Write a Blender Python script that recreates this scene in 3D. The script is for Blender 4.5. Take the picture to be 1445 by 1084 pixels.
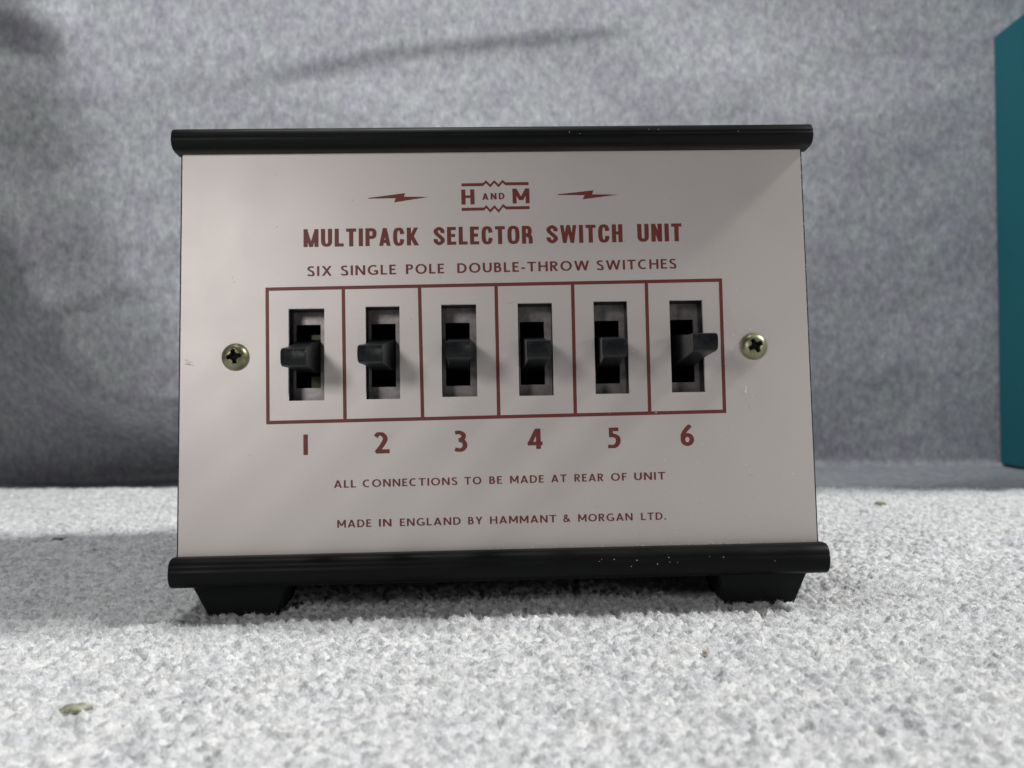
import bpy, bmesh, math, random
import numpy as np
from mathutils import Vector, Matrix

# ------------------------------------------------------------------ reset
for o in list(bpy.data.objects):
    bpy.data.objects.remove(o)
scene = bpy.context.scene
col = scene.collection
MM = 0.001
R = math.radians

# ------------------------------------------------------------------ camera
cam_d = bpy.data.cameras.new('camera')
cam = bpy.data.objects.new('camera', cam_d)
col.objects.link(cam)
right = Vector((0.99988, 0.0, -0.0155)); up = Vector((0.0155, 0.0, 0.99988)); back = Vector((0, -1, 0))
m = Matrix((right, up, back)).transposed().to_4x4()
m.translation = Vector((0, 0, 0.04704))
cam.matrix_world = m
cam_d.sensor_width = 36
cam_d.lens = 36 * 1300 / 1445
cam_d.clip_start = 0.005
cam_d.clip_end = 20
cam_d.dof.use_dof = True
cam_d.dof.focus_distance = 0.192
cam_d.dof.aperture_fstop = 26
scene.camera = cam
scene.render.resolution_x = 1024; scene.render.resolution_y = 768

# ------------------------------------------------------------------ world: dim room bounce
w = bpy.data.worlds.new('World'); scene.world = w; w.use_nodes = True
bg = w.node_tree.nodes['Background']
bg.inputs[0].default_value = (0.80, 0.84, 1.0, 1)
bg.inputs[1].default_value = 0.045
scene.view_settings.view_transform = 'Standard'
scene.view_settings.look = 'None'
scene.view_settings.exposure = 0
scene.view_settings.gamma = 1

# ------------------------------------------------------------------ lamps
def area(name, loc, target, sx, sy, power, color):
    d = bpy.data.lights.new(name, 'AREA'); d.shape = 'RECTANGLE'; d.size = sx; d.size_y = sy
    d.energy = power; d.color = color
    o = bpy.data.objects.new(name, d); col.objects.link(o)
    o.location = loc
    o.rotation_euler = (Vector(target) - Vector(loc)).to_track_quat('-Z', 'Y').to_euler()
    return o
def spot(name, loc, target, power, angle, blend, radius, color):
    d = bpy.data.lights.new(name, 'SPOT'); d.energy = power; d.spot_size = R(angle); d.spot_blend = blend
    d.shadow_soft_size = radius; d.color = color
    o = bpy.data.objects.new(name, d); col.objects.link(o)
    o.location = loc
    o.rotation_euler = (Vector(target) - Vector(loc)).to_track_quat('-Z', 'Y').to_euler()
    return o
area('ceiling_lamp_right', (1.70, 0.235, 1.68), (0, 0.19, 0.03), 0.34, 0.28, 67.0, (1.0, 0.99, 0.965))
area('ceiling_lamp_front', (-0.12, 0.25, 1.05), (0, 0.20, 0.0), 0.24, 0.14, 4.1, (0.965, 0.99, 0.985))
area('side_lamp_left', (-0.15, -0.09, 0.150), (0.0, 0.19, 0.06), 0.07, 0.06, 0.275, (1.0, 0.97, 0.96))
area('side_lamp_right', (0.30, -0.10, 0.10), (0.03, 0.19, 0.05), 0.06, 0.06, 0.145, (1.0, 0.96, 0.92))
spot('backdrop_lamp', (-0.15, 0.08, 0.55), (0.0, 0.52, 0.245), 8.3, 53, 0.26, 0.012, (0.965, 0.975, 1.0))

# ------------------------------------------------------------------ helpers
def newmat(name, base=(.5, .5, .5), rough=.5, metal=0., spec=.5):
    mt = bpy.data.materials.new(name); mt.use_nodes = True
    b = mt.node_tree.nodes['Principled BSDF']
    b.inputs['Base Color'].default_value = (*base, 1)
    b.inputs['Roughness'].default_value = rough
    b.inputs['Metallic'].default_value = metal
    b.inputs['Specular IOR Level'].default_value = spec
    return mt, mt.node_tree, b
def coords(nt, scale=(1, 1, 1)):
    tc = nt.nodes.new('ShaderNodeTexCoord'); mp = nt.nodes.new('ShaderNodeMapping')
    mp.inputs['Scale'].default_value = scale
    nt.links.new(tc.outputs['Object'], mp.inputs['Vector'])
    return mp.outputs['Vector']
def noise(nt, vec, scale, detail=3, rough=.5, dist=0.):
    n = nt.nodes.new('ShaderNodeTexNoise'); n.inputs['Scale'].default_value = scale
    n.inputs['Detail'].default_value = detail; n.inputs['Roughness'].default_value = rough
    n.inputs['Distortion'].default_value = dist
    nt.links.new(vec, n.inputs['Vector']); return n.outputs['Fac']
def ramp(nt, fac, stops):
    r = nt.nodes.new('ShaderNodeValToRGB'); e = r.color_ramp.elements
    while len(e) < len(stops): e.new(.5)
    for el, (p, c) in zip(e, stops):
        el.position = p; el.color = (*c, 1) if len(c) == 3 else c
    nt.links.new(fac, r.inputs['Fac']); return r.outputs['Color']
def bump(nt, b, h, strength, dist):
    n = nt.nodes.new('ShaderNodeBump'); n.inputs['Strength'].default_value = strength
    n.inputs['Distance'].default_value = dist
    nt.links.new(h, n.inputs['Height']); nt.links.new(n.outputs['Normal'], b.inputs['Normal'])
def mapr(nt, v, a, b_, c, d):
    n = nt.nodes.new('ShaderNodeMapRange')
    for i, x in zip((1, 2, 3, 4), (a, b_, c, d)): n.inputs[i].default_value = x
    nt.links.new(v, n.inputs[0]); return n.outputs[0]
def mixc(nt, fac, a, b_, mode='MIX'):
    n = nt.nodes.new('ShaderNodeMix'); n.data_type = 'RGBA'; n.blend_type = mode
    for s, v in ((0, fac), (6, a), (7, b_)):
        if isinstance(v, (int, float)): n.inputs[s].default_value = v
        elif isinstance(v, tuple): n.inputs[s].default_value = (*v, 1)
        else: nt.links.new(v, n.inputs[s])
    return n.outputs[2]

def meshobj(name, verts, faces, mat, parent=None, smooth=False, scale=MM):
    me = bpy.data.meshes.new(name)
    me.from_pydata([tuple(c * scale for c in v) for v in verts], [], faces)
    me.materials.append(mat)
    if smooth:
        me.polygons.foreach_set('use_smooth', [True] * len(me.polygons))
    me.update()
    o = bpy.data.objects.new(name, me); col.objects.link(o)
    if parent: o.parent = parent
    return o
def npmesh(name, V, F, mat, parent=None, smooth=True):
    """V (n,3) metres, F (m,k) ints."""
    me = bpy.data.meshes.new(name)
    n, k = F.shape
    me.vertices.add(len(V)); me.vertices.foreach_set('co', V.astype(np.float32).ravel())
    me.loops.add(n * k); me.loops.foreach_set('vertex_index', F.astype(np.int32).ravel())
    me.polygons.add(n)
    me.polygons.foreach_set('loop_start', np.arange(0, n * k, k, dtype=np.int32))
    me.polygons.foreach_set('loop_total', np.full(n, k, dtype=np.int32))
    me.polygons.foreach_set('use_smooth', np.full(n, smooth, dtype=bool))
    me.update(calc_edges=True); me.validate()
    me.materials.append(mat)
    o = bpy.data.objects.new(name, me); col.objects.link(o)
    if parent: o.parent = parent
    return o
def from_bm(name, bm, mat, parent=None, smooth_angle=None):
    bmesh.ops.recalc_face_normals(bm, faces=bm.faces)
    me = bpy.data.meshes.new(name); bm.to_mesh(me); bm.free()
    me.materials.append(mat)
    if smooth_angle is not None:
        me.polygons.foreach_set('use_smooth', [True] * len(me.polygons))
        me.set_sharp_from_angle(angle=R(smooth_angle))
    o = bpy.data.objects.new(name, me); col.objects.link(o)
    if parent: o.parent = parent
    return o
def tag(o, label=None, cat=None, group=None, kind=None):
    if label: o['label'] = label
    if cat: o['category'] = cat
    if group: o['group'] = group
    if kind: o['kind'] = kind
    return o

# ------------------------------------------------------------------ numpy noise
def vnoise(x, y, seed):
    rs = np.random.RandomState(seed); T = rs.rand(256, 256)
    xi = np.floor(x).astype(int); yi = np.floor(y).astype(int)
    fx = x - xi; fy = y - yi
    fx = fx * fx * (3 - 2 * fx); fy = fy * fy * (3 - 2 * fy)
    a = T[xi % 256, yi % 256]; b = T[(xi + 1) % 256, yi % 256]
    c = T[xi % 256, (yi + 1) % 256]; d = T[(xi + 1) % 256, (yi + 1) % 256]
    return (a * (1 - fx) + b * fx) * (1 - fy) + (c * (1 - fx) + d * fx) * fy
def worley(x, y, seed):
    rs = np.random.RandomState(seed); JX = rs.rand(256, 256); JY = rs.rand(256, 256); HH = rs.rand(256, 256)
    xi = np.floor(x).astype(int); yi = np.floor(y).astype(int)
    best = np.full(x.shape, 9.); hb = np.zeros(x.shape)
    for dx in (-1, 0, 1):
        for dy in (-1, 0, 1):
            cx = xi + dx; cy = yi + dy
            px = cx + JX[cx % 256, cy % 256]; py = cy + JY[cx % 256, cy % 256]
            d = (px - x) ** 2 + (py - y) ** 2
            k = d < best; best = np.where(k, d, best); hb = np.where(k, HH[cx % 256, cy % 256], hb)
    return np.sqrt(best), hb
def carpet_height(x, y):
    """x, y in millimetres -> height in millimetres (pile top about 0)."""
    wx = x + 1.3 * (vnoise(x / 2.3, y / 2.3, 1) - .5) + 2.0 * (vnoise(x / 7, y / 7, 2) - .5)
    wy = y + 1.3 * (vnoise(x / 2.3 + 40, y / 2.3, 3) - .5) + 2.0 * (vnoise(x / 7, y / 7 + 30, 4) - .5)
    d, hb = worley(wx / 1.65, wy / 1.5, 5)
    d2, h2 = worley(wx / 0.8, wy / 0.7, 6)
    h = 1.75 * (1 - np.clip(d * 1.12, 0, 1) ** 1.7) * (0.6 + 0.6 * hb) + 0.42 * (1 - np.clip(d2, 0, 1)) * (.4 + h2)
    h += 0.16 * (vnoise(x / 0.42, y / 0.42, 9) - .5)
    h += 0.7 * (vnoise(x / 9, y / 8, 7) - .5) + 1.0 * (vnoise(x / 28, y / 24, 8) - .5)
    return h - 1.85

# ------------------------------------------------------------------ materials
# carpet
M_carpet, nt, b = newmat('grey_wool_pile', rough=.95, spec=.15)
v = coords(nt)
vo = nt.nodes.new('ShaderNodeTexVoronoi'); vo.inputs['Scale'].default_value = 620
nt.links.new(v, vo.inputs['Vector'])
hs = nt.nodes.new('ShaderNodeSeparateColor'); nt.links.new(vo.outputs['Color'], hs.inputs[0])
tuft = ramp(nt, hs.outputs[0], [(0, (.42, .43, .44)), (.3, (.57, .58, .585)), (.6, (.66, .67, .665)), (1, (.77, .775, .765))])
n2 = noise(nt, v, 90, 3, .6)
tint = ramp(nt, n2, [(.3, (.90, .90, .93)), (.7, (1, 1, .98))])
c1 = mixc(nt, 1.0, tuft, tint, 'MULTIPLY')
n3 = noise(nt, v, 3200, 2, .6)
fine = ramp(nt, n3, [(.3, (.70, .70, .72)), (.65, (1, 1, 1))])
c2 = mixc(nt, 1.0, c1, fine, 'MULTIPLY')
nt.links.new(c2, b.inputs['Base Color'])
b.inputs['Sheen Weight'].default_value = .25
bump(nt, b, n3, .5, .0004)

M_fibre, nt, b = newmat('wool_fibre', rough=.9, spec=.2)
geo = nt.nodes.new('ShaderNodeNewGeometry')
nt.links.new(ramp(nt, geo.outputs['Random Per Island'], [(0, (.40, .41, .42)), (.2, (.63, .64, .645)), (1, (.84, .845, .835))]), b.inputs['Base Color'])

# backdrop cloth (heathered grey)
M_cloth, nt, b = newmat('grey_heather_cloth', rough=.95, spec=.1)
v = coords(nt, (1, 1, 1))
a1 = noise(nt, coords(nt, (1.0, 1, .75)), 260, 5, .68)
a2 = noise(nt, coords(nt, (1.5, 1, .5)), 620, 3, .7)
a3 = noise(nt, v, 55, 4, .6)
k1 = ramp(nt, a1, [(.33, (.235, .238, .256)), (.5, (.315, .323, .334)), (.68, (.40, .412, .412))])
k2 = ramp(nt, a2, [(.3, (.78, .78, .79)), (.7, (1.14, 1.14, 1.14))])
k3 = ramp(nt, a3, [(.3, (.94, .90, .98)), (.7, (1.02, 1.05, 1.01))])
nt.links.new(mixc(nt, 1, mixc(nt, 1, k1, k2, 'MULTIPLY'), k3, 'MULTIPLY'), b.inputs['Base Color'])
bump(nt, b, a1, .35, .001)

# satin anodised plate
M_plate, nt, b = newmat('satin_pinkish_metal', (.62, .565, .555), .50, .55, .5)
v = coords(nt)
br = noise(nt, v, 4200, 2, .6)
blot = noise(nt, v, 38, 3, .6)
nt.links.new(mixc(nt, 1, mixc(nt, blot, (.585, .540, .515), (.615, .575, .548)), ramp(nt, br, [(.3, (.955, .955, .955)), (.7, (1, 1, 1))]), 'MULTIPLY'), b.inputs['Base Color'])
nt.links.new(mapr(nt, blot, .3, .7, .47, .53), b.inputs['Roughness'])
bump(nt, b, br, .05, .0002)
M_edge, nt, b = newmat('bright_cut_metal', (.85, .84, .85), .5, .25)
# ink
M_ink, nt, b = newmat('maroon_ink', (.135, .028, .026), .45, 0, .4)
ik = noise(nt, coords(nt), 900, 3, .6)
nt.links.new(mixc(nt, ik, (.120, .022, .018), (.175, .036, .028)), b.inputs['Base Color'])
# case
M_case, nt, b = newmat('black_wrinkle_paint', (.012, .013, .015), .45, 0, .5)
wv = coords(nt); vz = nt.nodes.new('ShaderNodeTexVoronoi'); vz.inputs['Scale'].default_value = 1500
nt.links.new(wv, vz.inputs['Vector']); bump(nt, b, vz.outputs['Distance'], .7, .0004)
M_wall, nt, b = newmat('dark_slot_edge', (.012, .014, .018), .5, 0, .25)
bump(nt, b, noise(nt, coords(nt), 1800, 3), .5, .0003)
# plastic bars
M_bar, nt, b = newmat('black_plastic', (.0035, .004, .0038), .38, 0, .12)
v = coords(nt)
sm = noise(nt, coords(nt, (.4, 1, 1)), 160, 4, .6)
nt.links.new(mapr(nt, sm, .3, .7, .36, .52), b.inputs['Roughness'])
bump(nt, b, noise(nt, coords(nt, (.25, 1, 1)), 60, 2), .25, .0006)
M_foot, nt, b = newmat('black_rubber', (.008, .010, .009), .6, 0, .15)
bump(nt, b, noise(nt, coords(nt), 1400, 3), .3, .0002)
M_lever, nt, b = newmat('charcoal_lever_plastic', (.020, .023, .026), .38, 0, .20)
lv = noise(nt, coords(nt), 900, 4, .7)
nt.links.new(ramp(nt, lv, [(.35, (.004, .005, .006)), (.72, (.010, .012, .0135))]), b.inputs['Base Color'])
nt.links.new(mapr(nt, lv, .3, .7, .27, .45), b.inputs['Roughness'])
bump(nt, b, lv, .25, .0003)
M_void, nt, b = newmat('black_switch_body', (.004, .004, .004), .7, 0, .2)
M_swplate, nt, b = newmat('dull_steel', (.36, .33, .32), .45, .7, .5)
sn = noise(nt, coords(nt), 500, 4, .65)
nt.links.new(ramp(nt, sn, [(.3, (.20, .175, .17)), (.7, (.36, .335, .33))]), b.inputs['Base Color'])
M_brass, nt, b = newmat('tarnished_brass', (.060, .055, .030), .5, .4)
M_screw, nt, b = newmat('antique_plated_steel', (.30, .31, .20), .38, .85)
sc = noise(nt, coords(nt), 420, 3, .6)
nt.links.new(ramp(nt, sc, [(.3, (.17, .18, .10)), (.6, (.30, .30, .19)), (.8, (.42, .38, .30))]), b.inputs['Base Color'])
nt.links.new(mapr(nt, sc, .3, .7, .32, .46), b.inputs['Roughness'])
M_dust, nt, b = newmat('pale_dust', (.75, .72, .62), .9)
M_teal, nt, b = newmat('teal_card', (.008, .075, .10), .6, 0, .15)
tn = noise(nt, coords(nt), 14, 3)
nt.links.new(mixc(nt, tn, (.013, .112, .140), (.018, .132, .160)), b.inputs['Base Color'])
M_crumb, nt, b = newmat('olive_crumb', (.16, .15, .075), .8)
nt.links.new(ramp(nt, noise(nt, coords(nt), 900, 3), [(.3, (.14, .14, .085)), (.7, (.34, .34, .26))]), b.inputs['Base Color'])
M_lint, nt, b = newmat('dark_lint', (.05, .055, .06), .9)
M_straw, nt, b = newmat('straw_yellow', (.36, .31, .17), .8)

# ------------------------------------------------------------------ carpet
def carpet_edge_y(x):   # far edge of the carpet, millimetres
    return 462 - 0.150 * (x + 255) + 1.5 * np.sin(x / 21.) + 1.0 * np.sin(x / 7.3)
def axis(segs):
    out = [segs[0][0]]
    for a, b_, s0, s1 in segs:
        p = a
        while p < b_ - 1e-6:
            t = (p - a) / (b_ - a); p = min(b_, p + s0 + (s1 - s0) * t); out.append(p)
    return np.array(out)
xp = axis([(0, 125, .52, .52), (125, 330, .55, 2.2), (330, 700, 6, 20)])
xs = np.concatenate([-xp[:0:-1], xp])
t_ = axis([(-500, 40, 30, 3), (40, 105, 2, .5), (105, 262, .5, .5), (262, 500, .52, 1.5)])
X, Yg = np.meshgrid(xs, t_, indexing='ij')
edge = carpet_edge_y(X)
Yc = np.where(Yg > 262, 262 + (Yg - 262) * (edge - 262) / (500 - 262), Yg)
H = carpet_height(X, Yc)
back_fall = np.clip((Yg - 494) / 6, 0, 1)
H = H - 1.9 * back_fall ** 2
nx, ny = X.shape
idx = np.arange(nx * ny).reshape(nx, ny)
F = np.stack([idx[:-1, :-1], idx[1:, :-1], idx[1:, 1:], idx[:-1, 1:]], -1).reshape(-1, 4)
V = np.stack([X, Yc, H], -1).reshape(-1, 3) * MM
carpet = npmesh('carpet', V, F, M_carpet); tag(carpet, kind='structure')

# loose wool fibres standing out of the pile
rs = np.random.RandomState(11)
def fibres(n, x0, x1, y0, y1, L0, L1, wd, seed):
    rs = np.random.RandomState(seed)
    x = rs.uniform(x0, x1, n); y = rs.uniform(y0, y1, n)
    ok = y < carpet_edge_y(x) - 1
    x, y = x[ok], y[ok]; n = len(x)
    z = carpet_height(x, y) - .06
    a = rs.uniform(0, 2 * math.pi, n); L = rs.uniform(L0, L1, n); el = rs.uniform(.15, 1.2, n) ** 1
    dx, dy, dz = np.cos(a) * np.cos(el), np.sin(a) * np.cos(el), np.sin(el)
    sx, sy = -np.sin(a), np.cos(a)
    bend = rs.uniform(-.5, .5, n)
    P0 = np.stack([x, y, z], -1)
    D = np.stack([dx, dy, dz], -1); S = np.stack([sx, sy, np.zeros(n)], -1)
    w_ = wd * rs.uniform(.6, 1.4, n)[:, None]
    P1 = P0 + D * (L * .55)[:, None]
    P2 = P1 + (D + S * bend[:, None] - np.array([0, 0, 1.]) * (el * .9)[:, None]) * (L * .5)[:, None]
    V = np.stack([P0 - S * w_, P0 + S * w_, P1 + S * w_ * .8, P1 - S * w_ * .8, P2], 1)
    base = np.arange(n)[:, None] * 5
    F = np.concatenate([base + np.array([[0, 1, 2]]), base + np.array([[0, 2, 3]]), base + np.array([[3, 2, 4]])], 0)
    return V.reshape(-1, 3) * MM, F
V1, F1 = fibres(210000, -125, 125, 100, 215, .6, 1.5, .027, 21)
V2, F2 = fibres(70000, -250, 250, 200, 460, .8, 1.7, .05, 22)
pile = npmesh('carpet_pile', np.concatenate([V1, V2]), np.concatenate([F1, F2 + len(V1)]), M_fibre, smooth=False)
tag(pile, 'fine pale wool fibres standing out of the grey carpet', 'carpet pile', kind='stuff')

# ------------------------------------------------------------------ backdrop cloth: hangs and runs on to the table
def wall_y(x): return 507 + 26 * np.tanh((x + 20) / 200.) + 1.2 * np.sin(x / 37.) - .21 * 20 * np.logaddexp(0, (x - 140) / 20.) + .21 * 10 * np.logaddexp(0, (x - 275) / 10.)
us = np.linspace(-620, 620, 420)
prof = []
for s in np.linspace(0, 1, 30)[:-1]: prof.append((-1 + s - 1000, 0))      # on the table (stretched below from carpet edge to wall)
prof.append((0, 0))
RC = 4.
for a in np.linspace(0, math.pi / 2, 10)[1:]: prof.append((RC * math.sin(a), RC * (1 - math.cos(a))))
for s in np.linspace(0, 760, 300)[1:]: prof.append((RC, RC + s))
prof = np.array(prof)
U, K = np.meshgrid(us, np.arange(len(prof)), indexing='ij')
py = prof[K, 0]; pz = prof[K, 1]
base = wall_y(U)
Yw = base + py - RC
fl = py < -500
Yw = np.where(fl, (carpet_edge_y(U) - 14) + (py + 1001) * (base - RC - carpet_edge_y(U) + 14), Yw)
Zw = pz - 2.0
def ridge(x, z, x0, z0, x1, z1, width, amp, lo=.15):
    """soft crease along a segment"""
    L = math.hypot(x1 - x0, z1 - z0); ux, uz = (x1 - x0) / L, (z1 - z0) / L
    t = ((x - x0) * ux + (z - z0) * uz) / L
    d = -(x - x0) * uz + (z - z0) * ux
    wgt = 1 / (1 + np.exp(-(t - 0) / lo * 4)) / (1 + np.exp((t - 1) / lo * 4))
    return amp * np.exp(-(d / width) ** 2) * wgt, d, wgt
fold = np.zeros_like(U)
wall = np.clip((pz - 3) / 40, 0, 1)
# big diagonal sag above the unit
r_, d_, w_ = ridge(U, Zw + .0004 * (U + 30) ** 2, -115, 203, 60, 240, 13, 0, .3); fold += -1.9 * w_ * np.tanh(d_ / 3.) * np.exp(-(d_ / 40) ** 2)
r_, d_, w_ = ridge(U, Zw, -255, 228, -215, 214, 10, 0); fold += -3 * w_ * np.tanh(d_ / 5.) * np.exp(-(d_ / 18) ** 2)
r_, d_, w_ = ridge(U, Zw, -270, 190, -225, 240, 10, 0); fold += 2.5 * w_ * np.tanh(d_ / 6.) * np.exp(-(d_ / 20) ** 2)
r_, d_, w_ = ridge(U, Zw, -238, 78, -180, 96, 10, 0); fold += -1.3 * w_ * np.tanh(d_ / 4.) * np.exp(-(d_ / 16) ** 2)
r_, d_, w_ = ridge(U, Zw, -220, 20, -140, -12, 14, 0); fold += 5 * w_ * np.tanh(d_ / 6.) * np.exp(-(d_ / 20) ** 2)
fold += 5 * (vnoise((U + .8 * Zw) / 120 + 7, (Zw - .35 * U) / 62, 31) - .5) + 2.0 * (vnoise((U + Zw) / 60, (Zw - .4 * U) / 27 + 3, 32) - .5) + .8 * (vnoise((U + Zw) / 26, (Zw - .5 * U) / 13 + 3, 34) - .5)
# the left end of the cloth turns forward in a deep curved fold
dq = ((np.abs(U / 262.) ** 3 + np.abs((Zw - 250) / 254.) ** 3) ** (1 / 3.) - 1) * 258
dq = dq + 6 * (vnoise(U / 60 + 3, Zw / 50, 41) - .5) + 4 * (vnoise(U / 22 + 3, Zw / 20, 42) - .5)
soft = 3.0 * np.logaddexp(0, dq / 3.0)
bulge = 46 * (1 - np.tanh(soft / 38.) ** 1.0)
side = (.30 + .70 / (1 + np.exp((U + 40) / 45.))) / (1 + np.exp((U - 150) / 22.))
bulge = bulge + 20 * np.exp(-((U + 140) / 38) ** 2 - ((Zw + 4 + (U + 140) * .35) / 24) ** 2)
Yw = Yw - wall * bulge * side
Yw = Yw + wall * fold
nx, ny = U.shape
idx = np.arange(nx * ny).reshape(nx, ny)
F = np.stack([idx[:-1, :-1], idx[1:, :-1], idx[1:, 1:], idx[:-1, 1:]], -1).reshape(-1, 4)
V = np.stack([U, Yw, Zw + (1 - wall) * .6 * vnoise(U / 12, Yw / 9, 33)], -1).reshape(-1, 3) * MM
backdrop = npmesh('backdrop_cloth', V, F, M_cloth); tag(backdrop, kind='structure')
# table under carpet and cloth
M_table, nt, b = newmat('grey_table_board', (.25, .25, .26), .7)
bm = bmesh.new(); bmesh.ops.create_cube(bm, size=1, matrix=Matrix.Translation((0, .0, -.0205)) @ Matrix.Diagonal((1.6, 1.3, .03, 1)))
tag(from_bm('table', bm, M_table), kind='structure')

# ------------------------------------------------------------------ teal box
def prism(bm, pts, y0, y1, bevel=0):
    pass
bm = bmesh.new()
cs = [(265.5, 503), (258.5, 375), (348, 370), (354, 498)]
lo = [bm.verts.new((x * MM, y * MM, -.0012)) for x, y in cs]
hi = [bm.verts.new((x * MM, y * MM, .2325)) for x, y in cs]
bm.faces.new(lo); bm.faces.new(hi)
for i in range(4): bm.faces.new((lo[i], lo[(i + 1) % 4], hi[(i + 1) % 4], hi[i]))
bmesh.ops.recalc_face_normals(bm, faces=bm.faces)
bmesh.ops.bevel(bm, geom=bm.edges[:], offset=.0012, segments=2, affect='EDGES')
teal = from_bm('teal_box', bm, M_teal, None, 40)
tag(teal, 'plain dark teal box standing at the right edge in front of the grey cloth', 'box')

# ------------------------------------------------------------------ the switch unit
LEAN = R(4.61); SL, CL = math.sin(LEAN), math.cos(LEAN)
HH = 42.38; BASE = 12.70
unit = bpy.data.objects.new('selector_switch_unit', None); col.objects.link(unit)
unit.location = (-.00292, .19170, 0); unit.rotation_euler = (0, 0, R(1.518))
tag(unit, 'silver fronted selector switch unit with six black toggle levers and maroon lettering on pale carpet', 'switch unit')
def P(x, y, z):   # plate frame (mm; x right, y up, z towards viewer) -> unit frame
    yy = y + HH
    return (x, SL * yy - CL * z, BASE + CL * yy + SL * z)
def pobj(name, verts, faces, mat, parent=unit, smooth=False):
    return meshobj(name, [P(*v) for v in verts], faces, mat, parent, smooth)
def pbm(name, bm, mat, parent=unit, smooth_angle=None):
    for v in bm.verts: v.co = Vector(P(*v.co)) * MM
    return from_bm(name, bm, mat, parent, smooth_angle)

slots = [(-43.98, -36.43, -10.75, 8.75), (-27.77, -20.58, -10.69, 9.0), (-11.76, -4.34, -10.45, 9.22),
         (4.48, 11.81, -10.48, 9.30), (20.65, 27.87, -10.33, 9.49), (36.90, 44.05, -10.25, 9.50)]
def holed_sheet(x0, x1, y0, y1, z0, z1, holes, grow=0.):
    """sheet between z0 (front) and z1 (back) with rectangular holes; returns front/back mesh and hole-wall mesh"""
    V = []; Fa = []; W = []; Wf = []
    def quad(a, b_, c, d): i = len(V); V.extend([a, b_, c, d]); Fa.append((i, i + 1, i + 2, i + 3))
    def wq(a, b_, c, d): i = len(W); W.extend([a, b_, c, d]); Wf.append((i, i + 1, i + 2, i + 3))
    cells = []; cur = x0
    for hx0, hx1, hy0, hy1 in holes:
        hx0 -= grow; hx1 += grow; hy0 -= grow; hy1 += grow
        cells.append((cur, hx0, y0, y1)); cells.append((hx0, hx1, y0, hy0)); cells.append((hx0, hx1, hy1, y1)); cur = hx1
        wq((hx0, hy0, z0), (hx0, hy0, z1), (hx0, hy1, z1), (hx0, hy1, z0))
        wq((hx1, hy1, z0), (hx1, hy1, z1), (hx1, hy0, z1), (hx1, hy0, z0))
        wq((hx1, hy0, z0), (hx1, hy0, z1), (hx0, hy0, z1), (hx0, hy0, z0))
        wq((hx0, hy1, z0), (hx0, hy1, z1), (hx1, hy1, z1), (hx1, hy1, z0))
    cells.append((cur, x1, y0, y1))
    for a, b_, c, d in cells:
        quad((a, c, z0), (b_, c, z0), (b_, d, z0), (a, d, z0))
        quad((a, d, z1), (b_, d, z1), (b_, c, z1), (a, c, z1))
    wq((x0, y0, z0), (x0, y1, z0), (x0, y1, z1), (x0, y0, z1))
    wq((x1, y0, z0), (x1, y0, z1), (x1, y1, z1), (x1, y1, z0))
    wq((x0, y1, z0), (x1, y1, z0), (x1, y1, z1), (x0, y1, z1))
    wq((x0, y0, z1), (x1, y0, z1), (x1, y0, z0), (x0, y0, z0))
    return V, Fa, W, Wf
V, Fa, W, Wf = holed_sheet(-66.5, 66.5, -43.2, 43.2, 0, -.85, slots)
me = meshobj('front_plate', [P(*v) for v in V + W], Fa + [tuple(i + len(V) for i in f) for f in Wf], M_plate, unit)
me.data.materials.append(M_edge)
for i in range(len(Fa), len(Fa) + len(Wf)): me.data.polygons[i].material_index = 1
# inner panel of the case behind the plate, cut a touch wider
V, Fa, W, Wf = holed_sheet(-67.05, 67.05, -46.6, 45.4, -.87, -5.5, slots, .06)
me = meshobj('case_front', [P(*v) for v in V + W], Fa + [tuple(i + len(V) for i in f) for f in Wf], M_case, unit)
me.data.materials.append(M_wall)
for i in range(len(Fa), len(Fa) + len(Wf)): me.data.polygons[i].material_index = 1
# case shell (sloping front, upright back)
bm = bmesh.new()
pf_b = P(0, -46.6, -5.52); pf_t = P(0, 45.4, -5.52)
prof_c = [(pf_b[1], pf_b[2]), (pf_t[1], pf_t[2]), (112, pf_t[2]), (112, pf_b[2])]
for pair in (0,):
    L = [bm.verts.new((-67.05 * MM, y * MM, z * MM)) for y, z in prof_c]
    Rr = [bm.verts.new((67.05 * MM, y * MM, z * MM)) for y, z in prof_c]
    bm.faces.new(L); bm.faces.new(Rr)
    for i in (1, 2, 3): bm.faces.new((L[i], L[(i + 1) % 4], Rr[(i + 1) % 4], Rr[i]))   # open towards the switches
from_bm('case', bm, M_case, unit)

# extruded edge strips
def strip(name, ylo, yhi, x0, x1, groove, tilt=0):
    pr = []
    hh = (yhi - ylo) / 2; yc = (yhi + ylo) / 2
    n = 22
    for i in range(n + 1):
        a = -math.pi / 2 + math.pi * i / n
        zz = 4.1 * math.cos(a) ** .52 if abs(a) < math.pi / 2 - 1e-6 else 0
        yy = hh * math.sin(a)
        pr.append((yc + yy, .05 + zz))
    pr = [(ylo, -1.6)] + pr + [(yhi, -1.6)]
    if groove:   # shallow step in the rounded face
        pr = [(y, z - (.16 if abs(y - (yc + groove)) < .28 else 0)) for y, z in pr]
    bm = bmesh.new(); rings = []
    xs_ = [(x0, .93), (x0 + .18, .985), (x0 + .5, 1)] + [(x0 + (x1 - x0) * i / 24, 1) for i in range(1, 24)] + [(x1 - .5, 1), (x1 - .18, .985), (x1, .93)]
    for x, s in xs_:
        rings.append([bm.verts.new((x, yc + (y - yc) * s + tilt * (x + 67) / 134, z if z < 0 else z * s)) for y, z in pr])
    for a, b_ in zip(rings, rings[1:]):
        for i in range(len(pr)):
            j = (i + 1) % len(pr); bm.faces.new((a[i], a[j], b_[j], b_[i]))
    bm.faces.new(rings[0]); bm.faces.new(rings[-1][::-1])
    return pbm(name, bm, M_bar, unit, 32)
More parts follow.
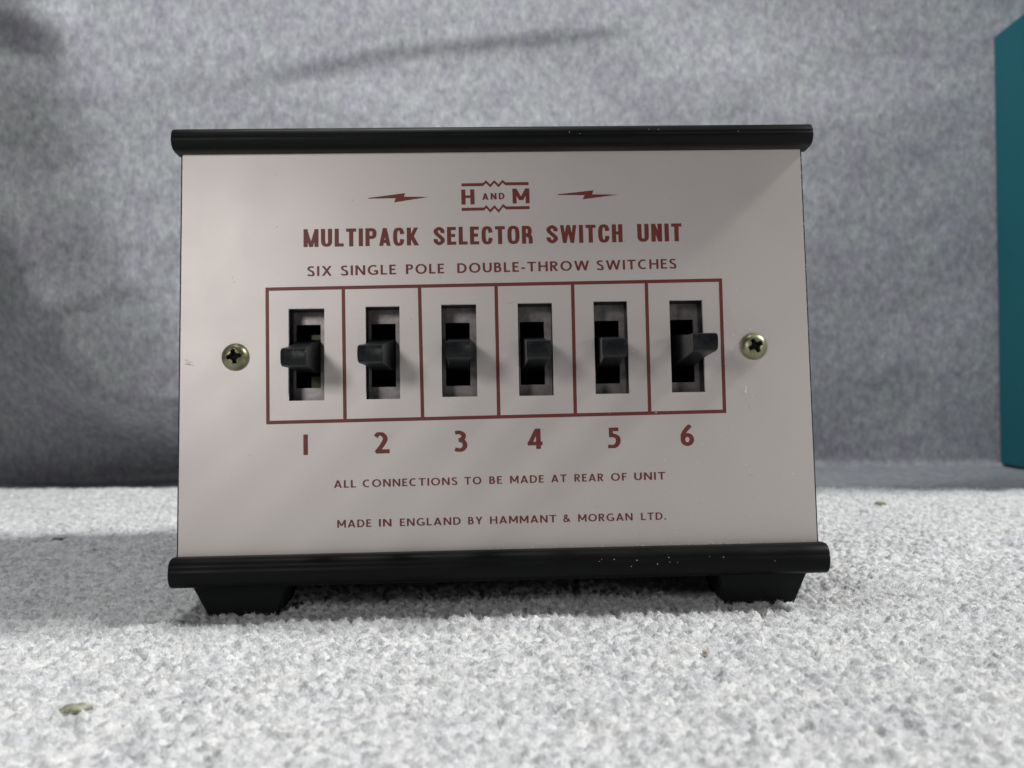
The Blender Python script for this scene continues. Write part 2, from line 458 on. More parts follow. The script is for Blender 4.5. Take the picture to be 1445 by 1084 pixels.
strip('edge_strip', 42.25, 47.1, -67.75, 68.2, .4)
strip('edge_strip', -48.85, -42.6, -67.3, 67.75, .9, .42)

# four tapered feet
zg = -.95
def foot(xa, xb, xc, xd, y0, y1, ztop, zlift=0):
    bm = bmesh.new()
    top = [(xa, y0), (xb, y0), (xb, y1), (xa, y1)]
    bot = [(xc, y0 + 2.2), (xd, y0 + 2.2), (xd, y1 - 2.5), (xc, y1 - 2.5)]
    T = [bm.verts.new((x * MM, y * MM, ztop * MM)) for x, y in top]
    B = [bm.verts.new((x * MM, y * MM, zg * MM)) for x, y in bot]
    bm.faces.new(T); bm.faces.new(B)
    for i in range(4): bm.faces.new((T[i], T[(i + 1) % 4], B[(i + 1) % 4], B[i]))
    bmesh.ops.recalc_face_normals(bm, faces=bm.faces)
    bmesh.ops.bevel(bm, geom=bm.edges[:], offset=.00035, segments=2, affect='EDGES')
    return from_bm('foot', bm, M_foot, unit, 35)
zt = pf_b[2] + .6
foot(-65.2, -43.6, -61.2, -46.9, .6, 19, zt); foot(45.0, 65.5, 47.8, 62.2, .6, 19, zt)
foot(-65.2, -43.6, -61.2, -46.9, 90, 109, zt); foot(45.0, 65.5, 47.8, 62.2, 90, 109, zt)

# ---- switches
def ring_plate(cx, cy, W_, H_, w_, h_, oy, z0, z1):
    V = []; Fc = []
    O = [(cx - W_, cy - H_), (cx + W_, cy - H_), (cx + W_, cy + H_), (cx - W_, cy + H_)]
    I = [(cx - w_, oy - h_), (cx + w_, oy - h_), (cx + w_, oy + h_), (cx - w_, oy + h_)]
    for z in (z0, z1):
        for p in O + I: V.append((p[0], p[1], z))
    for i in range(4):
        j = (i + 1) % 4
        Fc += [(i, j, 4 + j, 4 + i), (8 + i, 12 + i, 12 + j, 8 + j), (i, 8 + i, 8 + j, j), (4 + i, 4 + j, 12 + j, 12 + i)]
    return V, Fc
lev_prof = [(-7.0, 4.1), (0.5, 3.2), (5, 2.55), (9, 2.08), (12.0, 1.84), (13.2, 1.76), (13.9, 1.50), (14.22, 1.05), (14.27, .4), (14.24, -.4), (14.12, -1.1),
            (13.75, -1.62), (13.1, -1.86), (12.0, -1.95), (9.0, -2.05), (5.0, -2.30), (0.5, -2.7), (-7.0, -3.2)]
lev_w = lambda z: 2.12 + .36 * max(0, (z - 5) / 9.2) ** 2.2 + (.38 if z < 0 else 0)
def lever(parent, bx, by, tx, ty, squash=1.):
    bm = bmesh.new(); rows = []
    n = len(lev_prof)
    for s, f in ((-1, .0), (-1, 1), (-.5, 1), (0, 1), (.5, 1), (1, 1), (1, 0)):
        row = []
        for z, y in lev_prof:
            t = (z + 6) / 20.2
            X_ = bx + (tx - bx) * t; Y_ = by + (ty - by) * t
            ww = lev_w(z)
            inset = .10 if f == 0 else 0
            yy = y * squash * (1 - (.06 if f == 0 else 0))
            zz = z - (.10 if f == 0 and z > 10 else 0)
            # finger face slightly dished across
            if z > 14.0: zz -= .25 * (1 - s * s)
            row.append(bm.verts.new((X_ + s * (ww - (0 if f == 0 else .12)), Y_ + yy, zz)))
        rows.append(row)
    for a, b_ in zip(rows, rows[1:]):
        for i in range(n):
            j = (i + 1) % n; bm.faces.new((a[i], a[j], b_[j], b_[i]))
    bm.faces.new(rows[0]); bm.faces.new(rows[-1][::-1])
    return pbm('lever', bm, M_lever, parent, 28)
icx = [-40.88, -24.63, -8.52, 7.73, 24.13, 40.55]
tcx = [-39.99, -25.05, -7.73, 8.09, 23.0, 41.05]
tcy = [-3.05, -2.6, -2.0, -2.15, -1.95, -1.15]
for i in range(6):
    sx0, sx1, sy0, sy1 = slots[i]
    V, Fc = ring_plate(icx[i], -1.0, 5.6, 13.2, 2.64, 6.9, -.78, -5.8, -6.6)
    sw = pobj('toggle_switch', V, Fc, M_swplate)
    # body behind the opening
    c = icx[i]
    bm = bmesh.new()
    x0, x1, y0, y1, z0, z1 = c - 4.2, c + 4.2, -10.5, 8.6, -6.62, -15
    q = [(x0, y0, z0), (x1, y0, z0), (x1, y1, z0), (x0, y1, z0), (x0, y0, z1), (x1, y0, z1), (x1, y1, z1), (x0, y1, z1)]
    vs = [bm.verts.new(p_) for p_ in q]
    for f in ((4, 5, 6, 7), (0, 1, 5, 4), (1, 2, 6, 5), (2, 3, 7, 6), (3, 0, 4, 7)): bm.faces.new([vs[k] for k in f])
    pbm('switch_body', bm, M_void, sw)
    lever(sw, icx[i] + .05, -1.2, tcx[i], tcy[i])
    if i == 0:
        for (ya, yb) in ((1.9, 4.3), (-7.6, -4.9)):
            bm = bmesh.new()
            bmesh.ops.create_cube(bm, size=1, matrix=Matrix.Translation((c + 1.25, (ya + yb) / 2, -8.4)) @ Matrix.Diagonal((2.3, yb - ya, .6, 1)))
            bmesh.ops.bevel(bm, geom=bm.edges[:], offset=.15, segments=1, affect='EDGES')
            pbm('contact', bm, M_brass, sw)

# ---- screws with cross recess
def screw(cx, cy, rot, label):
    nr, na = 26, 64; Rr = 2.92
    V = []; Fc = []
    def h(x, y):
        r = math.hypot(x, y)
        z = 1.75 * (1 - (r / Rr) ** 3.2) ** .62 if r < Rr else 0
        a = math.atan2(y, x) - rot
        u, v_ = r * math.cos(a), r * math.sin(a)
        arm = max(0, 1 - abs(min(abs(u), abs(v_))) / .46) if max(abs(u), abs(v_)) < 1.55 else 0
        core = max(0, 1 - r / .95)
        fall = min(1, max(0, (1.62 - r) / .35))
        d = max(min(1, arm * 2.6) * fall, min(1, core * 2.5))
        return z - 1.3 * d
    V.append((cx, cy, h(0, 0)))
    for i in range(1, nr + 1):
        r = Rr * i / nr
        for k in range(na):
            a = 2 * math.pi * k / na; x, y = r * math.cos(a), r * math.sin(a)
            V.append((cx + x, cy + y, h(x, y)))
    for k in range(na): V.append((cx + Rr * math.cos(2 * math.pi * k / na), cy + Rr * math.sin(2 * math.pi * k / na), -.3))
    for k in range(na): Fc.append((0, 1 + k, 1 + (k + 1) % na))
    for i in range(nr):
        for k in range(na):
            a = 1 + i * na; b_ = a + na; j = (k + 1) % na
            Fc.append((a + k, b_ + k, b_ + j, a + j))
    o = pobj('screw', V, Fc, M_screw, unit, True); o.data.set_sharp_from_angle(angle=R(50)); o['label'] = label
    o.data.materials.append(M_void)      # shade in the cross recess, painted as near-black on the deep faces
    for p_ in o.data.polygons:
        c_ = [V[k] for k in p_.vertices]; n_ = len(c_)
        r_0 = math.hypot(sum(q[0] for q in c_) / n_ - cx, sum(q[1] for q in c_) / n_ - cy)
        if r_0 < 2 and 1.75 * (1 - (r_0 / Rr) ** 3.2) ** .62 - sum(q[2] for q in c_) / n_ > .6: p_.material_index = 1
    return o
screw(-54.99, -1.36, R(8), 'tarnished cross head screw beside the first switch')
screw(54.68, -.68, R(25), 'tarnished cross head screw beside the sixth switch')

# ------------------------------------------------------------------ printed lettering
def arc(cx, cy, rx, ry, a0, a1, n=14, e=2.0):
    out = []
    for i in range(n + 1):
        a = R(a0 + (a1 - a0) * i / n); c, s = math.cos(a), math.sin(a)
        out.append((cx + rx * math.copysign(abs(c) ** (2 / e), c), cy + ry * math.copysign(abs(s) ** (2 / e), s)))
    return out
def spline(pts, n=8):
    P_ = [pts[0]] + pts + [pts[-1]]; out = []
    for i in range(1, len(P_) - 2):
        p0, p1, p2, p3 = P_[i - 1:i + 3]
        for k in range(n):
            t = k / n
            out.append(tuple(.5 * (2 * p1[c] + (p2[c] - p0[c]) * t + (2 * p0[c] - 5 * p1[c] + 4 * p2[c] - p3[c]) * t * t + (-p0[c] + 3 * p1[c] - 3 * p2[c] + p3[c]) * t ** 3) for c in (0, 1)))
    out.append(pts[-1]); return out
def clip(poly, lo, hi):
    for s, lim in ((1, lo), (-1, -hi)):
        out = []
        for i in range(len(poly)):
            a, b_ = poly[i], poly[(i + 1) % len(poly)]
            da, db = s * a[1] - lim, s * b_[1] - lim
            if da >= 0: out.append(a)
            if (da >= 0) != (db >= 0):
                t = da / (da - db); out.append((a[0] + (b_[0] - a[0]) * t, a[1] + (b_[1] - a[1]) * t))
        poly = out
        if len(poly) < 3: return []
    return poly
def stroke(pts, t, b_, lo=-.02, hi=1.02, closed=False, wd=None):
    """list of polygons for a pen stroke whose width runs from b_ (level) to t (upright)"""
    n = len(pts); L = []; Rr = []
    for i in range(n):
        if closed: a, c = pts[(i - 1) % n], pts[(i + 1) % n]
        else: a, c = pts[max(i - 1, 0)], pts[min(i + 1, n - 1)]
        dx, dy = c[0] - a[0], c[1] - a[1]; l = math.hypot(dx, dy) or 1; dx /= l; dy /= l
        w_ = wd if wd else math.sqrt((t * dy) ** 2 + (b_ * dx) ** 2)
        if 0 < i < n - 1 or closed:   # mitre
            p, q_ = pts[i - 1], pts[(i + 1) % n]
            v1 = (pts[i][0] - p[0], pts[i][1] - p[1]); v2 = (q_[0] - pts[i][0], q_[1] - pts[i][1])
            l1 = math.hypot(*v1) or 1; l2 = math.hypot(*v2) or 1
            cosb = max(-1, min(1, (v1[0] * v2[0] + v1[1] * v2[1]) / l1 / l2)); half = math.sqrt((1 + cosb) / 2)
            w_ /= max(half, .45)
        L.append((pts[i][0] - dy * w_ / 2, pts[i][1] + dx * w_ / 2)); Rr.append((pts[i][0] + dy * w_ / 2, pts[i][1] - dx * w_ / 2))
    out = []
    for i in range(n if closed else n - 1):
        j = (i + 1) % n
        pl = clip([Rr[i], Rr[j], L[j], L[i]], lo, hi)
        if pl: out.append(pl)
    return out
def glyph(ch, st):
    """(advance width, [strokes]) in cap-height units; st = dict(t, b, cond)"""
    t, b = st['t'], st['b']; cond = st['cond']; e = 2.9 if cond else 2.05
    S = []
    def seg(*p, **k): S.append(stroke(list(p), t, b, lo=0, hi=1, **k))
    def rnd(p, **k): S.append(stroke(p, t, b, **k))
    W = dict(cond=dict(M=.86, U=.64, L=.52, T=.58, I=t, P=.645, A=.66, C=.65, K=.70, S=.64, E=.54, O=.71, R=.63, W=.94, H=.61, N=.60)) if cond else None
    g = dict(A=.90, B=.66, C=.84, D=.84, E=.58, F=.56, G=.92, H=.84, I=t, K=.75, L=.56, M=1.0, N=.86, O=1.02, P=.64, R=.72, S=.66, T=.78, U=.80, W=1.34, X=.88, Y=.82)
    g.update({'-': .34, '.': t, '&': .86, '1': t, '2': .70, '3': .58, '4': .72, '5': .57, '6': .66})
    w = (W['cond'] if cond else g)[ch]
    h = t / 2; k = b / 2; x0, x1 = h, w - h
    dg = t * 1.04   # diagonals
    def leg(ax, ay, bx, by, wd=dg):     # diagonal, run past both ends then cut level
        dx, dy = bx - ax, by - ay; l = math.hypot(dx, dy)
        hw = wd * abs(dy) / l           # keep horizontal thickness = wd
        S.append(stroke([(ax - dx * .2, ay - dy * .2), (bx + dx * .2, by + dy * .2)], t, b, lo=max(0, min(ay, by)), hi=min(1, max(ay, by)), wd=hw))
    if ch in 'I1': seg((w / 2, 0), (w / 2, 1))
    elif ch == 'L': seg((x0, 0), (x0, 1)); seg((h, k), (w, k))
    elif ch == 'T': seg((w / 2, 0), (w / 2, 1)); seg((0, 1 - k), (w, 1 - k))
    elif ch == 'E': seg((x0, 0), (x0, 1)); [seg((h, y), (x, y)) for y, x in ((k, w), (1 - k, w * .97), (.52, w * .88))]
    elif ch == 'F': seg((x0, 0), (x0, 1)); [seg((h, y), (x, y)) for y, x in ((1 - k, w), (.50, w * .88))]
    elif ch == 'H': seg((x0, 0), (x0, 1)); seg((x1, 0), (x1, 1)); seg((h, .52), (w - h, .52))
    elif ch == 'N':
        seg((x0, 0), (x0, 1)); seg((x1, 0), (x1, 1)); leg(h * 1.05, 1, w - h * 1.05, 0, t * (.82 if cond else 1.08))
    elif ch == 'M':
        vy = 0 if cond else .22
        if cond:
            seg((x0, 0), (x0, 1)); seg((x1, 0), (x1, 1)); q = t * .85
            leg(q * .55, 1, w / 2, 0, q); leg(w - q * .55, 1, w / 2, 0, q)
        else:
            seg((x0, 0), (x0, 1)); seg((x1, 0), (x1, 1)); leg(t * .5, 1, w / 2, vy, t * 1.05); leg(w - t * .5, 1, w / 2, vy, t * 1.05)
    elif ch == 'W':
        q = t * (.86 if cond else 1.0)
        for a, c, d in ((q / 2, .27 * w, 0), (w - q / 2, .73 * w, 0)): leg(a, 1, c, 0, q)
        leg(w / 2, 1, .27 * w, 0, q); leg(w / 2, 1, .73 * w, 0, q)
    elif ch == 'A':
        q = t * (.95 if cond else 1.05); leg(q / 2, 0, w / 2, 1, q); leg(w - q / 2, 0, w / 2, 1, q)
        y = .27 if not cond else .25; seg((w * .25, y), (w * .75, y))
    elif ch == 'X': leg(t * .55, 0, w - t * .6, 1, t * 1.1); leg(w - t * .55, 0, t * .6, 1, t * 1.1)
    elif ch == 'Y': seg((w / 2, 0), (w / 2, .48)); leg(t * .55, 1, w / 2, .38, t * 1.1); leg(w - t * .55, 1, w / 2, .38, t * 1.1)
    elif ch == 'K':
        seg((x0, 0), (x0, 1)); leg(w - t * .66, 1, t * .7, .40 if not cond else .30, t * .98); leg(w - t * .56, 0, t * (1.0 if not cond else .95), .60, t * 1.12)
    elif ch == 'U':
        r = (w - t) / 2; ry = r if not cond else r * 1.1
        rnd([(x0, 1)] + arc(w / 2, ry + k, r, ry, 180, 360, 16, 2.0 if not cond else 2.3) + [(x1, 1)], lo=-.02, hi=1)
    elif ch == 'O': rnd(arc(w / 2, .5, w / 2 - h, .5 - k + .01, 0, 360, 40, e)[:-1], closed=True)
    elif ch == 'C':
        if cond: rnd([(x1, .64)] + arc(w / 2, .5, w / 2 - h, .5 - k + .01, 20, 340, 34, e) + [(x1, .36)])
        else: rnd(arc(w * .58, .5, w * .58 - h, .5 - k + .01, 58, 302, 28, 2.05))
    elif ch == 'G':
        rnd(arc(w * .55, .5, w * .55 - h, .5 - k + .01, 52, 290, 28, 2.05)); seg((w - h, .06), (w - h, .47)); seg((w * .60, .47 - k), (w - h, .47 - k))
        rnd([(w * .66, k - .005), (w * .82, k + .015), (w - h, .10)])
    elif ch == 'D': seg((x0, 0), (x0, 1)); rnd([(h, 1 - k)] + arc(w * .44, .5, w * .56 - h, .5 - k, 90, -90, 20) + [(h, k)], lo=0, hi=1)
    elif ch in 'PR':
        yb = .44 if not cond else .40; rr = (1 - yb) / 2
        seg((x0, 0), (x0, 1)); xe = (w if ch == 'P' else w * .93) - h
        cxx = xe - (rr - k) * (1 if not cond else .8)
        rnd([(h, 1 - k)] + arc(cxx, yb + rr, xe - cxx, rr - k, 90, -90, 16, 2 if not cond else 2.4) + [(h, yb + k)], lo=0, hi=1)
        if ch == 'R':
            if cond: rnd([(w * .45, yb + k), (x1 * .97, yb - .02), (x1, yb - .14), (x1, 0)], lo=0, hi=1)
            else: leg(w - t * .6, 0, w * .38, yb + .1, t * 1.12)
    elif ch == 'B':
        seg((x0, 0), (x0, 1)); ym = .53
        for ya, yb, xe in ((ym - k, 1, w * .90), (0, ym + k, w)):
            rr = (yb - ya) / 2; xe -= h; cxx = xe - (rr - k)
            rnd([(h, yb - k)] + arc(cxx, ya + rr, rr - k, rr - k, 90, -90, 14) + [(h, ya + k)], lo=0, hi=1)
    elif ch == 'S':
        if cond: p = [(x1 - .01, .665), (x1 - .01, .80), (w * .5, 1 - k + .01), (x0 + .01, .80), (x0 + .02, .68), (w * .40, .56), (w * .60, .45), (x1 - .01, .32), (x1 - .01, .20), (w * .5, k - .01), (x0 + .01, .20), (x0 + .01, .335)]
        else: p = [(w * .86, .89), (w * .52, 1 - k + .01), (x0 + .05, .86), (x0 + .04, .68), (w * .45, .54), (w * .72, .44), (x1 - .02, .28), (w * .80, .09), (w * .44, k - .01), (w * .06, .13)]
        rnd(spline(p, 6))
    elif ch == '-': seg((0, .36), (w, .36), wd=b * 1.05)
    elif ch == '.': seg((w / 2, 0), (w / 2, t * .95))
    elif ch == '&':
        rnd(spline([(w * .98, .02), (w * .62, .36), (w * .22, .70), (w * .26, .92), (w * .44, .95), (w * .56, .84), (w * .46, .64), (w * .16, .42), (w * .10, .2), (w * .30, .05), (w * .58, .12), (w * .86, .48)], 6), wd=t * .85)
    elif ch == '2': rnd(spline([(w * .08, .80), (w * .25, .93), (w * .52, .91), (w * .72, .72), (w * .60, .50), (w * .36, .26), (w * .10, .03)], 6), lo=0); seg((w * .06, b * .55), (w, b * .55), wd=b * 1.1)
    elif ch == '3': rnd(spline([(w * .06, .90), (w * .38, .925), (w * .72, .82), (w * .70, .64), (w * .36, .54)], 6)); rnd(spline([(w * .36, .545), (w * .72, .48), (w * .86, .28), (w * .66, .10), (w * .34, .06), (w * .02, .12)], 6))
    elif ch == '4': seg((w * .72, 0), (w * .72, 1)); seg((0, .27), (w, .27)); leg(w * .12, .24, w * .66, 1.0, t * 1.0)
    elif ch == '5': seg((w * .14, 1 - k), (w * .95, 1 - k)); seg((w * .14 + h * .8, .56), (w * .14 + h * .8, 1), wd=t * .85); rnd(spline([(w * .14, .60), (w * .50, .61), (w * .86, .48), (w * .84, .22), (w * .52, .06), (w * .02, .08)], 6))
    elif ch == '6': rnd(arc(w * .5, .31, w * .5 - h, .31 - k, 0, 360, 28)[:-1], closed=True); rnd(spline([(w * .76, .99), (w * .42, .78), (w * .18, .54), (x0, .31)], 6), wd=t * .9)
    return w, S
STY_TITLE = dict(t=.242, b=.18, cond=True, track=.14)
STY_SUB = dict(t=.205, b=.158, cond=False, track=.20)
STY_SMALL = dict(t=.205, b=.155, cond=False, track=.20)
STY_LOGO = dict(t=.27, b=.17, cond=False, track=.2)
STY_AND = dict(t=.27, b=.20, cond=False, track=.30)
STY_NUM = dict(t=.23, b=.18, cond=False, track=.2)
class Ink:
    def __init__(s): s.V = []; s.F = []; s.k = 0
    def poly(s, pts, lift=None):
        i = len(s.V); z = .012 + (lift if lift is not None else .0035 * (s.k % 7))
        s.V += [(x, y, z) for x, y in pts]; s.F.append(tuple(range(i, i + len(pts))))
    def build(s, name, label=None):
        o = pobj(name, s.V, s.F, M_ink)
        if label: o['label'] = label
        return o
def word(ink, text, ax, ay, bx, by, cap, st):
    gl = [glyph(c, st) for c in text]
    tot = sum(g[0] for g in gl) + st['track'] * (len(gl) - 1)
    if text == '1': tot = gl[0][0]
    L = math.hypot(bx - ax, by - ay); ux, uy = (bx - ax) / L, (by - ay) / L
    sx = L / tot; x = 0
    for w_, strokes in gl:
        for polys in strokes:
            ink.k += 1
            for pl in polys:
                ink.poly([(ax + ux * (x + px) * sx - uy * py * cap, ay + uy * (x + px) * sx + ux * py * cap) for px, py in pl])
        x += w_ + st['track']
def text_line(name, words, st):
    ink = Ink()
    for wd_ in words: word(ink, *wd_, st)
    ink.build(name)
text_line('title_lettering', [('MULTIPACK', -40.808, 21.927, -16.297, 22.033, 3.876), ('SELECTOR', -13.174, 22.047, 7.985, 22.138, 3.891),
    ('SWITCH', 10.961, 22.151, 27.297, 22.221, 3.905), ('UNIT', 30.488, 22.235, 40.076, 22.277, 3.916)], STY_TITLE)
text_line('subtitle_lettering', [('SIX', -40.026, 15.66, -34.822, 15.707, 2.117), ('SINGLE', -32.936, 15.724, -21.239, 15.829, 2.115),
    ('POLE', -19.135, 15.848, -11.01, 15.921, 2.111), ('DOUBLE-THROW', -8.238, 15.946, 19.957, 16.199, 2.108), ('SWITCHES', 21.522, 16.213, 38.708, 16.367, 2.1)], STY_SUB)
text_line('notice_lettering', [('ALL', -34.486, -29.089, -29.9, -29.055, 1.586), ('CONNECTIONS', -28.502, -29.045, -8.774, -28.899, 1.587),
    ('TO', -7.309, -28.888, -3.769, -28.862, 1.592), ('BE', -2.109, -28.849, 0.575, -28.829, 1.593), ('MADE', 2.237, -28.817, 9.309, -28.765, 1.595),
    ('AT', 10.857, -28.753, 14.116, -28.729, 1.597), ('REAR', 15.74, -28.717, 21.884, -28.671, 1.598), ('OF', 23.436, -28.66, 26.797, -28.635, 1.6),
    ('UNIT', 28.352, -28.623, 34.922, -28.575, 1.601)], STY_SMALL)
text_line('maker_lettering', [('MADE', -33.799, -37.293, -26.763, -37.256, 1.575), ('IN', -25.193, -37.247, -22.565, -37.234, 1.57),
    ('ENGLAND', -20.846, -37.224, -8.185, -37.157, 1.567), ('BY', -6.651, -37.149, -3.654, -37.134, 1.558), ('HAMMANT', -2.104, -37.125, 11.781, -37.052, 1.555),
    ('&', 13.22, -37.044, 14.659, -37.037, 1.545), ('MORGAN', 16.322, -37.028, 27.774, -36.967, 1.543), ('LTD.', 29.533, -36.958, 34.798, -36.93, 1.534)], STY_SMALL)
for d in [('1', -40.80, -22.138, -39.85, -22.131, 4.284), ('2', -25.948, -22.099, -22.845, -22.064, 4.382), ('3', -9.22, -21.943, -6.696, -21.898, 4.304),
          ('4', 6.098, -21.717, 9.229, -21.682, 4.27), ('5', 22.973, -21.753, 25.475, -21.707, 4.25), ('6', 38.426, -21.66, 41.285, -21.619, 4.425)]:
    ink = Ink(); word(ink, *d, STY_NUM); ink.build('numeral', 'maroon printed numeral ' + d[0])
# emblem
ink = Ink()
word(ink, 'H', -7.156, 30.775, -4.318, 30.806, 3.301, STY_LOGO); word(ink, 'M', 3.83, 30.895, 7.484, 30.935, 3.271, dict(STY_LOGO, t=.235))
word(ink, 'AND', -2.679, 31.769, 2.127, 31.873, 1.427, STY_AND)
for zz in ([(-7.107, 35.10), (-2.504, 35.137), (-1.836, 35.74), (-0.93, 34.82), (-0.07, 35.76), (0.862, 34.83), (1.722, 35.80), (2.372, 35.25), (7.33, 35.256)],
           [(-7.125, 29.738), (-2.32, 29.795), (-1.839, 30.30), (-1.015, 29.32), (-0.078, 30.28), (0.771, 29.25), (1.767, 30.50), (2.414, 29.96), (7.441, 29.988)]):
    ink.k += 1; hw = .335
    for a, b_ in zip(zz, zz[1:]): ink.poly([(a[0], a[1] - hw), (b_[0], b_[1] - hw), (b_[0], b_[1] + hw), (a[0], a[1] + hw)])
ink.build('emblem')
for pts in ([(-27.032, 32.475), (-19.174, 33.434), (-19.419, 32.662), (-14.044, 32.547), (-21.536, 31.423), (-21.211, 32.314), (-27.033, 32.292)],
            [(13.593, 32.856), (21.305, 33.637), (20.939, 32.752), (26.63, 32.64), (18.877, 31.669), (19.348, 32.579), (13.587, 32.66)]):
    ink = Ink()
    a, b_, c, d, e_, f, g_ = pts
    ink.poly([a, g_, f, b_], 0); ink.poly([b_, f, c], 0) if False else None
    ink.V = []; ink.F = []
    ink.poly([g_, f, b_, a], 0); ink.poly([f, e_, c, b_], 0); ink.poly([e_, d, c], 0)
    ink.build('lightning_flash')
# ruled border round the switches
ink = Ink(); LW = .37
TL, TR, BR, BL = (-48.822, 13.356), (48.441, 14.09), (48.309, -14.801), (-48.542, -15.608)
def rule(a, b_, lift, ext=0):
    L = math.hypot(b_[0] - a[0], b_[1] - a[1]); ux, uy = (b_[0] - a[0]) / L, (b_[1] - a[1]) / L
    a = (a[0] - ux * ext, a[1] - uy * ext); b_ = (b_[0] + ux * ext, b_[1] + uy * ext)
    ink.poly([(a[0] + uy * LW, a[1] - ux * LW), (b_[0] + uy * LW, b_[1] - ux * LW), (b_[0] - uy * LW, b_[1] + ux * LW), (a[0] - uy * LW, a[1] + ux * LW)], lift)
i_ = .37
TL = (TL[0] + i_, TL[1] - i_); TR = (TR[0] - i_, TR[1] - i_); BR = (BR[0] - i_, BR[1] + i_); BL = (BL[0] + i_, BL[1] + i_)
rule(TL, TR, .0, LW); rule(BL, BR, .0, LW); rule(TL, BL, .004, LW); rule(TR, BR, .004, LW)
dv = [(-32.418, 13.48), (-16.3, 13.602), (-0.034, 13.724), (16.305, 13.848), (32.109, 13.967), (-32.126, -15.471), (-15.901, -15.336), (0.1, -15.202), (16.247, -15.068), (32.017, -14.936)]
for k in range(5): rule((dv[k][0], dv[k][1] - .3), (dv[k + 5][0], dv[k + 5][1] + .3), .004 + .003 * (k % 2), 0)
ink.build('ruled_border')

# ------------------------------------------------------------------ dust on plate and strips (lies on the unit, right side)
rnd_ = random.Random(5)
V = []; Fc = []
def speck(x, y, z, r):
    i = len(V); a0 = rnd_.random() * 6
    ax, ay = 1 + rnd_.random() * .8, 1
    ring_ = [(x + ax * r * math.cos(a0 + k * 1.2566) * rnd_.uniform(.7, 1.2), y + ay * r * math.sin(a0 + k * 1.2566) * rnd_.uniform(.7, 1.2), z) for k in range(5)]
    V.extend([P(*p_) for p_ in ring_] + [P(x, y, z + r * .7)])
    for k in range(5): Fc.append((i + k, i + (k + 1) % 5, i + 5))
def inhole(x, y): return any(a - .1 < x < b_ + .1 and c - .1 < y < d + .1 for a, b_, c, d in slots)
for _ in range(170):
    x = rnd_.triangular(10, 65, 56); y = rnd_.uniform(-41, 22)
    if rnd_.random() < .5: x = rnd_.gauss(46.5, 5.5); y = rnd_.gauss(-1, 5.5)
    if x > 65.5 or inhole(x, y): continue
    speck(x, y, .03, rnd_.choice([.05, .06, .08, .11]))
for _ in range(120): speck(rnd_.triangular(-5, 66, 45), -42.45 + abs(rnd_.gauss(0, .28)), .03, rnd_.choice([.06, .08, .12]))
for _ in range(46):     # on the rounded strips
    top = rnd_.random() < .45
    yc, hh = (44.6, 2.35) if top else (-45.7, 3.1)
    a = rnd_.uniform(-.1, 1.25); x = rnd_.triangular(0, 66, 50)
    speck(x, yc + hh * math.sin(a), .06 + 4.1 * math.cos(a) ** .52, rnd_.choice([.05, .06, .08]))
for k in range(6): speck(52.6 + .12 * math.sin(k * 1.3), -9.2 - .25 * k, .03, .13)
for _ in range(40): speck(rnd_.uniform(-60, 64), rnd_.uniform(-40, 40), .02, .035) if True else None
dust = meshobj('dust', V, Fc, M_dust, unit); dust['kind'] = 'stuff'; dust['label'] = 'pale dust specks scattered over the right half'

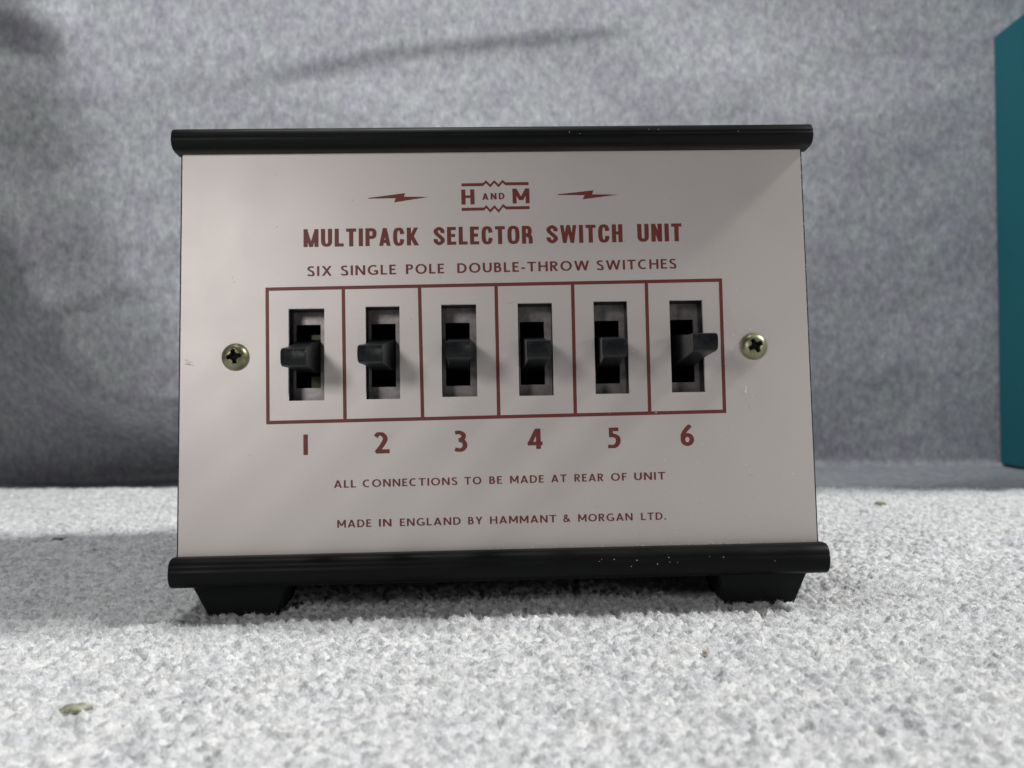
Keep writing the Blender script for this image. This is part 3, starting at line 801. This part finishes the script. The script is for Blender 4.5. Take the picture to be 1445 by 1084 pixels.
# fine scratches, pock marks and a rub at the left edge
M_scuff, nt, b = newmat('scuffed_lacquer', (.16, .14, .135), .6)
V = []; Fc = []
def scratch(x, y, L, ang, wd):
    i = len(V); n = 5; bend = rnd_.uniform(-.25, .25)
    for k in range(n + 1):
        t = k / n; a = ang + bend * t; hw_ = wd * math.sin(math.pi * (t * .9 + .05))
        px, py = x + L * t * math.cos(a), y + L * t * math.sin(a)
        V.append(P(px - hw_ * math.sin(a), py + hw_ * math.cos(a), .009)); V.append(P(px + hw_ * math.sin(a), py - hw_ * math.cos(a), .009))
    for k in range(n): Fc.append((i + 2 * k, i + 2 * k + 1, i + 2 * k + 3, i + 2 * k + 2))
for _ in range(26):
    x = rnd_.uniform(-62, 62); y = rnd_.uniform(-38, 39)
    if not inhole(x, y) and not inhole(x + 2, y): scratch(x, y, rnd_.uniform(.15, 1.6), rnd_.uniform(-.6, 3.6), rnd_.uniform(.012, .03))
for x, y in ((-46.5, 26.4), (-55.5, 14.5), (-30.5, 32.0), (-18.3, 6.2), (20.2, -34), (-52, -22)): scratch(x, y, .22, .3, .09)
for k in range(9): scratch(-66.2 + rnd_.uniform(0, 1.4), -1.9 + rnd_.uniform(-.9, .9), rnd_.uniform(.4, 1.6), rnd_.uniform(-.5, .5), .035)
scratch(-15.9, 5.2, 1.2, 2.2, .03); scratch(-16.3, 3.0, 1.0, 1.2, .025); scratch(1.7, 9.1, 2.4, .15, .03)
sc_ = meshobj('scuff_marks', V, Fc, M_scuff, unit); sc_['kind'] = 'stuff'; sc_['label'] = 'faint grey scratches and pock marks on the panel'

# ------------------------------------------------------------------ crumbs on the carpet
def crumb(name, loc, size, mat, seed, label, cat, rz=0):
    rs_ = random.Random(seed); bm = bmesh.new()
    bmesh.ops.create_icosphere(bm, subdivisions=3, radius=1)
    for v in bm.verts:
        n = 1 + .22 * math.sin(5 * v.co.x + seed) * math.cos(4 * v.co.y) + rs_.uniform(-.07, .07)
        v.co = Vector((v.co.x * size[0], v.co.y * size[1], v.co.z * size[2])) * n * MM
    o = from_bm(name, bm, mat, None, 40); o.location = [c * MM for c in loc]; o.rotation_euler = (0, 0, rz)
    o['label'] = label; o['category'] = cat
    return o
crumb('crumb', (-66.0, 137.5, -.35), (2.2, 1.3, .62), M_crumb, 3, 'flat olive green crumb lying on the pale carpet at lower left', 'crumb', .1)
crumb('lint', (-144, 291, -.1), (2.2, 1.6, .7), M_lint, 4, 'small dark speck of lint on the carpet left of the unit', 'lint')
crumb('lint', (138, 347, -.1), (2.2, 1.6, .8), M_crumb, 8, 'small brown speck on the far carpet right of the unit', 'lint')
crumb('lint', (33, 161, -.35), (.5, .45, .35), M_straw, 9, 'tiny brownish speck on the carpet in front of the right foot', 'lint')
crumb('lint', (115, 207, -.35), (2.6, 1.2, .5), M_straw, 10, 'pale straw coloured fluff on the carpet at the right edge', 'lint')
